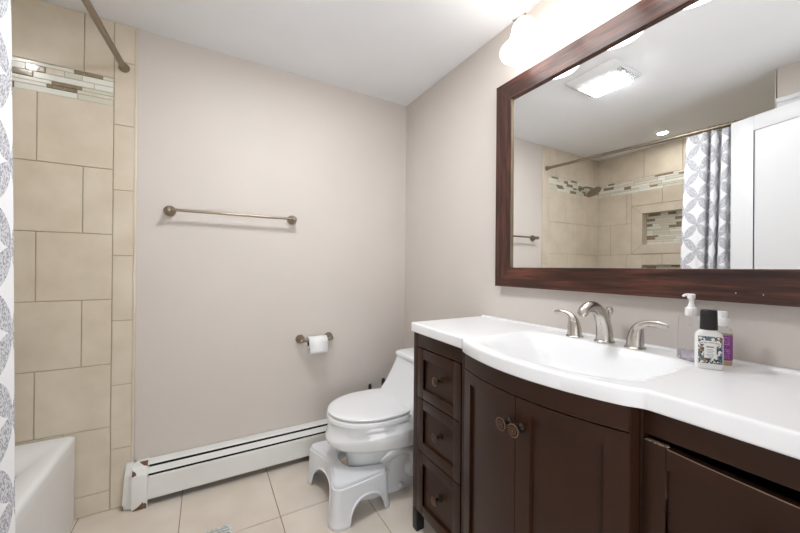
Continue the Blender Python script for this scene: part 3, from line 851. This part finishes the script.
door(-1.172, -1.4305, -1.412, .735); door(-1.4325, -1.6885, -1.452, .735)

# countertop with the moulded basin
ct = thing('countertop', 'glossy white bow-front vanity countertop with integrated basin', 'countertop', (-.22, VC, .868))
mb = MB()
BY0, BY1 = VC - .258, VC + .268
def basin(x, y):
    dl = (y - BY0) / .15; dr = (BY1 - y) / .15
    db = (-.112 - x) / .065; df = (x - (xf(y) + .030)) / .17
    m_ = [.4 * max(0, min(1, v)) + .6 * smooth(v) for v in (dl, dr, db)] + [smooth(df)]
    return .112 * m_[0] * m_[1] * m_[2] * m_[3]
NY, NX = 220, 60
ys = [lerp(CL, CR, i / NY) for i in range(NY + 1)]
rows = []
for y in ys:
    f_ = xf(y); r = []
    for j in range(NX + 1):
        t = j / NX
        x = lerp(0.0, f_ + .006, t)
        z = ZC - basin(x, y)
        r.append((x, y, z))
    r += [(f_ + .0025, y, ZC - .0012), (f_ + .0005, y, ZC - .004), (f_, y, ZC - .008), (f_, y, ZC - .036), (f_ + .003, y, ZC - .0395), (f_ + .03, y, ZC - .0405)]
    rows.append(mb.ring(r))
for a, b in zip(rows, rows[1:]): mb.bridge(a, b, closed=False)
for r in (rows[0], rows[-1]):
    y = r[0].co.y; low = [mb.bm.verts.new((v.co.x, y, min(v.co.z, ZC - .0405))) for v in r]
    mb.bridge(r, low, closed=False)
mb.build('top', M['counter'], ct, 40)
mb = MB(); A = []
for y in (CL, CR): A.append([(-.0005, y, ZC - .001), (-.0005, y, ZC + .006), (-.010, y, ZC + .006), (-.014, y, ZC + .0045), (-.0175, y, ZC + .001), (-.019, y, ZC - .001)])
mb.loft(A); mb.build('back_lip', M['counter'], ct, 40)
mb = MB(); mb.lathe([(0, 0), (.03, 0), (.03, .003), (.024, .004), (.02, .001), (0, .001)], (-.25, VC, ZC - .1085)); mb.build('drain', M['nickel'], ct)

# ---- faucet ------------------------------------------------------------------
N = M['nickel']
fau = thing('faucet', 'brushed nickel widespread faucet with arched spout and two levers behind the basin', 'faucet', (-.073, VC + .008, ZC))
fx, fy = -.073, VC + .008
mb = MB(); mb.lathe([(.031, .0005), (.0315, .003), (.030, .006), (.027, .009), (.025, .010)], (fx, fy, ZC), n=32); mb.build('base_ring', N, fau)
mb = MB()
sp = spline([(fx, fy, ZC + .008), (fx - .002, fy, ZC + .04), (fx - .012, fy, ZC + .072), (fx - .032, fy, ZC + .102), (fx - .064, fy, ZC + .120), (fx - .096, fy, ZC + .121), (fx - .118, fy, ZC + .111), (fx - .124, fy, ZC + .100)], 7)
nn = len(sp)
rads = []
for i in range(nn):
    t = i / (nn - 1); r = interp([0, .25, .5, .75, 1], [.0265, .0225, .0190, .0170, .0160], t); rads.append((r * interp([0, .5, 1], [1, 1.0, .85], t), r))
mb.tube(sp, rads, 22); mb.build('spout', N, fau, 50)
mb = MB(); mb.lathe([(.0105, 0), (.0105, .010), (.009, .0105), (0, .0105)], (fx - .1225, fy, ZC + .104), (-.1, 0, -1), 20); mb.build('aerator', N, fau)
mb = MB(); mb.lathe([(.0035, .02), (.0035, .085), (.007, .091), (.0112, .100), (.0115, .107), (.0085, .115), (0, .117)], (fx + .024, fy - .003, ZC), n=18); mb.build('lift_rod', N, fau)
def handle(y, sgn, reach, label):
    x = -.078
    mb = MB(); mb.lathe([(.029, .0005), (.0295, .003), (.027, .006), (.024, .0075)], (x, y, ZC), n=30); h = mb.build('lever_handle', N, fau)
    h['label'] = label
    mb = MB()
    P = spline([(x, y, ZC + .006), (x, y + sgn * .001, ZC + .03), (x, y + sgn * .005, ZC + .055), (x - .001, y + sgn * .014, ZC + .071), (x - .003, y + sgn * .032, ZC + .0805), (x - .006, y + sgn * reach * .72, ZC + .083), (x - .009, y + sgn * reach, ZC + .0815)], 7)
    rr = []
    for i in range(len(P)):
        t = i / (len(P) - 1)
        a = interp([0, .2, .36, .5, .66, .85, 1], [.0245, .0215, .0172, .0110, .0066, .0055, .003], t)
        b_ = interp([0, .2, .36, .5, .66, .85, 1], [.0245, .022, .0180, .0128, .0098, .0105, .005], t)
        rr.append((a, b_))
    mb.tube(P, rr, 20); mb.build('lever', N, h, 50)
handle(VC + .110, 1, .074, 'lever handle pointing left')
handle(VC - .087, -1, .089, 'lever handle pointing right')

# ---- bottles -----------------------------------------------------------------
def rr_local(cx, cy, hx, hy, r, z, ang, n=6):
    c, s = math.cos(ang), math.sin(ang)
    return [(cx + (x * c - y * s), cy + (x * s + y * c), z) for x, y, _ in rrect(-hx, hx, -hy, hy, r, 0, n)]
ZT0 = ZC + .001
# soap dispenser
sx, sy, sa = -.088, -1.661, R(-28)
so_ = thing('soap_dispenser', 'clear plastic soap dispenser with white pump and a little lavender soap left', 'soap dispenser', (sx, sy, ZT0))
mb = MB()
mb.loft([rr_local(sx, sy, .021, .026, .010, ZT0, sa), rr_local(sx, sy, .0225, .0275, .011, ZT0 + .004, sa), rr_local(sx, sy, .021, .0255, .010, ZT0 + .06, sa), rr_local(sx, sy, .0195, .0235, .009, ZT0 + .112, sa), rr_local(sx, sy, .018, .022, .009, ZT0 + .117, sa), rr_local(sx, sy, .011, .011, .0108, ZT0 + .119, sa), rr_local(sx, sy, .011, .011, .0108, ZT0 + .124, sa)])
mb.build('bottle', M['clear'], so_, 50)
mb = MB()
mb.loft([rr_local(sx, sy, .0195, .0245, .009, ZT0 + .003, sa), rr_local(sx, sy, .0205, .0255, .010, ZT0 + .006, sa), rr_local(sx, sy, .0198, .0248, .010, ZT0 + .024, sa)])
mb.build('soap', M['foam'], so_, 50)
mb = MB()
mb.lathe([(.0135, .119), (.014, .121), (.014, .138), (.012, .141), (.008, .143), (.0065, .150), (.0055, .152), (.0055, .163), (.0085, .165), (.0088, .176), (.007, .178), (0, .178)], (sx, sy, ZT0), n=24)
dd = Vector((-.45, .9, 0)).normalized()
mb.tube([Vector((sx, sy, ZT0 + .1735)), Vector((sx, sy, ZT0 + .1745)) + dd * .008, Vector((sx, sy, ZT0 + .1735)) + dd * .014, Vector((sx, sy, ZT0 + .170)) + dd * .018], [.0046, .0042, .0036, .003], 12)
mb.build('pump', M['white_cap'], so_, 40)
mb = MB(); mb.lathe([(.0035, .092), (.0035, .119)], (sx, sy, ZT0), n=10); mb.build('dip_tube', M['clear'], so_)

# white bottle with black cap and floral label
px_, py_ = -.146, -1.716
fa = math.atan2(.045, -.025)            # width direction (towards image left)
wd = Vector((math.cos(fa), math.sin(fa), 0)); fn = Vector((-wd.y, wd.x, 0))
if fn.dot(Vector((-1.08, -.34, 0))) < 0: fn = -fn
pb = thing('spray_bottle', 'white flat bottle with black cap and colourful floral label', 'bottle', (px_, py_, ZT0))
mb = MB()
q = lambda hw, hd, r, z: rr_local(px_, py_, hw, hd, r, ZT0 + z, fa)
mb.loft([q(.0245, .0125, .010, 0), q(.0262, .0142, .012, .003), q(.0266, .0146, .012, .03), q(.0266, .0146, .012, .078), q(.0252, .0142, .012, .085), q(.021, .0135, .012, .091), q(.0155, .0128, .0125, .0945), q(.0145, .0125, .0122, .099)])
mb.build('bottle', M['bottle_white'], pb, 50)
mb = MB(); mb.lathe([(.0168, .0955), (.0172, .0965), (.0160, .141), (.0145, .1435), (0, .144)], (px_, py_, ZT0), n=32); mb.build('cap', M['black'], pb)
base = Vector((px_, py_, ZT0)) + fn * .0147
side = wd if wd.dot(Vector((-.5, .866, 0))) < 0 else wd
rt = fn.cross(Vector((0, 0, -1)))  # reading direction
if rt.dot(Vector((.866, -.5, 0))) < 0: rt = -rt
def plate(parent, name, m, a0, a1, z0, z1, h):
    b = MB(); P = [base + rt * a + Vector((0, 0, z)) + fn * h for a, z in ((a0, z0), (a1, z0), (a1, z1), (a0, z1))]
    Q = [p - fn * .0006 for p in P]; A = b.ring(P); B = b.ring(Q); b.bridge(A, B); b.cap(A); b.cap(B, flip=True)
    return b.build(name, m, parent, 30)
lab = plate(pb, 'label', M['floral'], -.0225, .0225, .014, .080, .0003)
plate(lab, 'label_panel', M['bottle_white'], -.0115, .0115, .027, .063, .0006)
plate(lab, 'label_banner', M['bottle_white'], -.0175, .0175, .0600, .0695, .0008)
def text(s, size, org, right, up, m, parent, name='lettering', sx=1.0, arc=0.0):
    cu = bpy.data.curves.new('txt', 'FONT'); cu.body = s; cu.size = size; cu.align_x = 'CENTER'; cu.align_y = 'CENTER'
    o = bpy.data.objects.new('txt', cu); link(o); bpy.context.view_layer.update()
    dg = bpy.context.evaluated_depsgraph_get()
    me = bpy.data.meshes.new_from_object(o.evaluated_get(dg)); bpy.data.objects.remove(o); bpy.data.curves.remove(cu)
    off = ORG[parent.name]
    for v in me.vertices:
        x = v.co.x * sx; y = v.co.y - arc * x * x
        v.co = Vector(org) + Vector(right) * x + Vector(up) * y - off
    me.materials.clear(); me.materials.append(m)
    t = bpy.data.objects.new(name, me); link(t); t.parent = parent; ORG[t.name] = off
    return t
UP = Vector((0, 0, 1))
text('POO~POURRI', .0058, base + UP * .0650 + fn * .0011, rt, UP, M['ink'], lab, arc=7.0)
# small unreadable print on the white panel
b = MB()
for i, (wdt, z, hh) in enumerate(((.014, .053, .0030), (.010, .0475, .0012), (.013, .044, .0010), (.009, .0405, .0010), (.014, .0355, .0012), (.012, .032, .0009), (.008, .0288, .0009))):
    rd = random.Random(i); a = -wdt / 2
    while a < wdt / 2:
        l_ = rd.uniform(.0012, .0028)
        P = [base + rt * aa + UP * (z + zz) + fn * .0009 for aa, zz in ((a, 0), (min(a + l_, wdt / 2), 0), (min(a + l_, wdt / 2), hh), (a, hh))]
        A = b.ring(P); b.cap(A); a += l_ + .0006
b.build('small_print', M['ink'], lab)
# purple label spray bottle
bx, by = -.070, -1.720
sb = thing('spray_bottle', 'small clear spray bottle with white cap and purple label behind the black-capped bottle', 'bottle', (bx, by, ZT0))
mb = MB(); mb.lathe([(.0165, 0), (.0185, .002), (.0188, .01), (.0188, .082), (.016, .092), (.010, .097), (.010, .101)], (bx, by, ZT0), n=32); mb.build('bottle', M['clear'], sb, 50)
mb = MB(); mb.lathe([(.0155, .002), (.0172, .004), (.0176, .010), (.0176, .078), (0, .078)], (bx, by, ZT0), n=32); mb.build('liquid', M['amber'], sb, 50)
mb = MB(); mb.lathe([(.0130, .099), (.0135, .101), (.0135, .117), (.0120, .119), (.0105, .120), (.0100, .134), (.009, .1365), (0, .137)], (bx, by, ZT0), n=28); mb.build('spray_cap', M['white_cap'], sb, 40)
mb = MB(); n_ = 40
def lr(r, z): return [(bx + r * math.cos(R(-30 + 240) + 2 * PI * .80 * (k / n_ - .5)), by + r * math.sin(R(-30 + 240) + 2 * PI * .80 * (k / n_ - .5)), ZT0 + z) for k in range(n_ + 1)]
r0 = [mb.ring(lr(.0190, .014)), mb.ring(lr(.0190, .076)), mb.ring(lr(.0193, .076)), mb.ring(lr(.0193, .014))]
for a in range(4): mb.bridge(r0[a], r0[(a + 1) % 4], closed=False)
lb = mb.build('label', M['purple'], sb, 40)
b = MB(); rd = random.Random(9)
for i in range(13):
    if i in (6, 7): continue
    z = .018 + i * .0044; a0 = R(195); 
    for k in range(9):
        if rd.random() < .2: continue
        a = R(188 + k * 6); c_ = R(188 + k * 6 + rd.uniform(3, 5))
        P = [(bx + .0195 * math.cos(t), by + .0195 * math.sin(t), ZT0 + zz) for t, zz in ((a, z), (c_, z), (c_, z + .0018), (a, z + .0018))]
        b.cap(b.ring(P))
b.build('small_print', M['label_ink'], lb)

# ================================================================== MIRROR
ZM0, ZM1, YM0, YM1 = 1.068, 2.012, -0.892, -1.955
FW, FT = .088, .0345
mir = thing('wall_mirror', 'large wall mirror in a dark reddish wood frame above the vanity', 'mirror', (0, (YM0 + YM1) / 2, ZM0))
mb = MB(); mb.box((-.0215, YM1 + .02, ZM0 + .02), (-.006, YM0 - .02, ZM1 - .02))
mb.build('mirror_glass', M['mirror'], mir)
def member(name, a, m):
    """mitred member: a = four outer/inner (y,z) corners"""
    b = MB()
    X0_, X1_ = -.002, -FT
    A = b.ring([(X0_, y, z) for y, z in a]); B = b.ring([(X1_ + .002, y, z) for y, z in a])
    cy = sum(p[0] for p in a) / 4; cz = sum(p[1] for p in a) / 4
    def insd(y, z): 
        return (y + (.002 if y < cy else -.002) , z + (.002 if z < cz else -.002))
    # only the long edges are eased
    hor = abs(a[0][0] - a[1][0]) > abs(a[0][1] - a[1][1])
    C_ = b.ring([(X1_, y, z + (.002 if z < cz else -.002)) if hor else (X1_, y + (.002 if y < cy else -.002), z) for y, z in a])
    b.bridge(A, B); b.bridge(B, C_); b.cap(A, flip=True); b.cap(C_)
    return b.build(name, m, mir, 30)
e = .0004
o4 = [(YM0, ZM1), (YM1, ZM1), (YM1, ZM0), (YM0, ZM0)]
i4 = [(YM0 - FW, ZM1 - FW), (YM1 + FW, ZM1 - FW), (YM1 + FW, ZM0 + FW), (YM0 - FW, ZM0 + FW)]
member('frame_rail', [o4[0], o4[1], i4[1], i4[0]], M['wood_h'])
member('frame_rail', [o4[3], o4[2], i4[2], i4[3]], M['wood_h'])
member('frame_stile', [o4[0], o4[3], i4[3], i4[0]], M['wood_v'])
member('frame_stile', [o4[1], o4[2], i4[2], i4[1]], M['wood_v'])
b = MB(); b.box((-.0300, YM0 - FW - .004, ZM0 + FW), (-.0216, YM0 - FW, ZM1 - FW), .001); b.build('rabbet_reflection', mat('reflection_tone', rgb(132, 116, 94), .5), mir)  # beige strip painted in for the frame's inner rabbet reflected in the glass
for y, z in ((-1.735, 1.093), (-1.785, 1.092)):
    b = MB(); b.lathe([(.0012, 0), (.001, .0006), (0, .0008)], (-FT, y, z), (-1, 0, 0), 8); b.build('paint_speck', M['white_cap'], mir)

# ================================================================== LIGHTS ON WALL AND CEILING
LY = [-1.128, -1.372, -1.616]; LXc = -.125; ZB_ = 2.176
vl = thing('vanity_light', 'three-light brushed nickel wall fixture with frosted bell shades above the mirror', 'light fixture', (-.07, LY[1], ZB_))
mb = MB(); mb.box((-.018, LY[1] - .11, 2.12), (0, LY[1] + .11, 2.22), .006); mb.build('wall_plate', M['nickel'], vl)
mb = MB(); pts = []
for i in range(61):
    t = i / 60; y = lerp(LY[0] + .055, LY[2] - .055, t)
    d = abs(y - LY[1]) / (LY[0] - LY[1]); z = 2.253 - .078 * d ** 1.5 if d < 1 else 2.175 + .10 * (d - 1) ** 1.4
    pts.append((LXc + .002, y, z))
mb.tube(pts, [(.0042, .008)] * 61, 12); mb.build('arched_bar', M['nickel'], vl)
mb = MB(); mb.tube(spline([(-.01, LY[1], 2.17), (-.07, LY[1], 2.22), (LXc, LY[1], 2.250)], 6), .007, 12); mb.build('arm', M['nickel'], vl)
for k, y in enumerate(LY):
    zt = 2.156
    top = 2.178 if k != 1 else 2.250
    b = MB(); b.lathe([(.006, top - zt), (.006, .012), (.018, .008), (.021, -.004), (.022, -.012)], (LXc, y, zt), n=20); b.build('socket', M['nickel'], vl)
    b = MB()
    pr = [(.018, 0.0), (.030, -.005), (.042, -.020), (.048, -.042), (.051, -.060), (.058, -.080), (.074, -.100), (.089, -.114), (.094, -.126), (.090, -.134), (.06, -.139), (0, -.141)]
    b.lathe(pr, (LXc, y, zt), n=36, caps=True)
    b.build('shade', M['shade'], vl, 60)

fan = thing('ceiling_fan_light', 'white ceiling exhaust fan with a lit rectangular lens and side grilles', 'ceiling light', (-.87, -.90, HC))
mb = MB()
fr = lambda i_, r, z: [(x, y, z) for x, y, _ in rrect(-1.038 + i_, -.722 - i_, -1.052 + i_, -.750 - i_, r, z)]
mb.loft([fr(0, .03, HC - .001), fr(0, .03, HC - .006), fr(.012, .03, HC - .014), fr(.035, .02, HC - .030), fr(.04, .02, HC - .031)]); mb.build('housing', M['white_paint'], fan, 30)
mb = MB(); mb.box((-1.000, -1.012, HC - .036), (-.815, -.80, HC - .0312), .002); mb.build('lens', M['fan_lens'], fan)
mb = MB()
for i in range(8):
    x = -.995 + i * .0255
    mb.box((x, -1.045, HC - .0245), (x + .012, -1.018, HC - .0195))
mb.build('grille', mat('grille_grey', rgb(150, 152, 154), .6), fan)
can = thing('recessed_light', 'small round recessed downlight in the ceiling over the tub', 'ceiling light', (-2.125, -.71, HC))
mb = MB(); mb.lathe([(.034, -.001), (.052, -.001), (.052, -.004), (.046, -.007), (.036, -.006), (.034, -.003)], (-2.125, -.71, HC), n=32, caps=False); mb.build('trim_ring', M['white_paint'], can)
mb = MB(); mb.lathe([(0, -.0015), (.035, -.0015), (.035, -.003), (0, -.003)], (-2.125, -.71, HC), n=32); mb.build('lens', M['can_lens'], can)

# ================================================================== FLOOR VENT
fv = thing('floor_vent', 'small grey speckled metal plate on the beige floor tile', 'vent', (-1.172, -.50, 0))
mb = MB(); mb.loft([rrect(-1.222, -1.122, -.63, -.378, .006, 0.0002), rrect(-1.222, -1.122, -.63, -.378, .006, .0022), rrect(-1.219, -1.125, -.627, -.381, .005, .0035)])
mb.build('plate', M['vent_plate'], fv)
mb = MB()
for i in range(14):
    y = -.615 + i * .0165; mb.box((-1.212, y, .0030), (-1.132, y + .006, .0042))
mb.build('louvre', mat('vent_slot', rgb(176, 180, 180), .5, .3), fv)
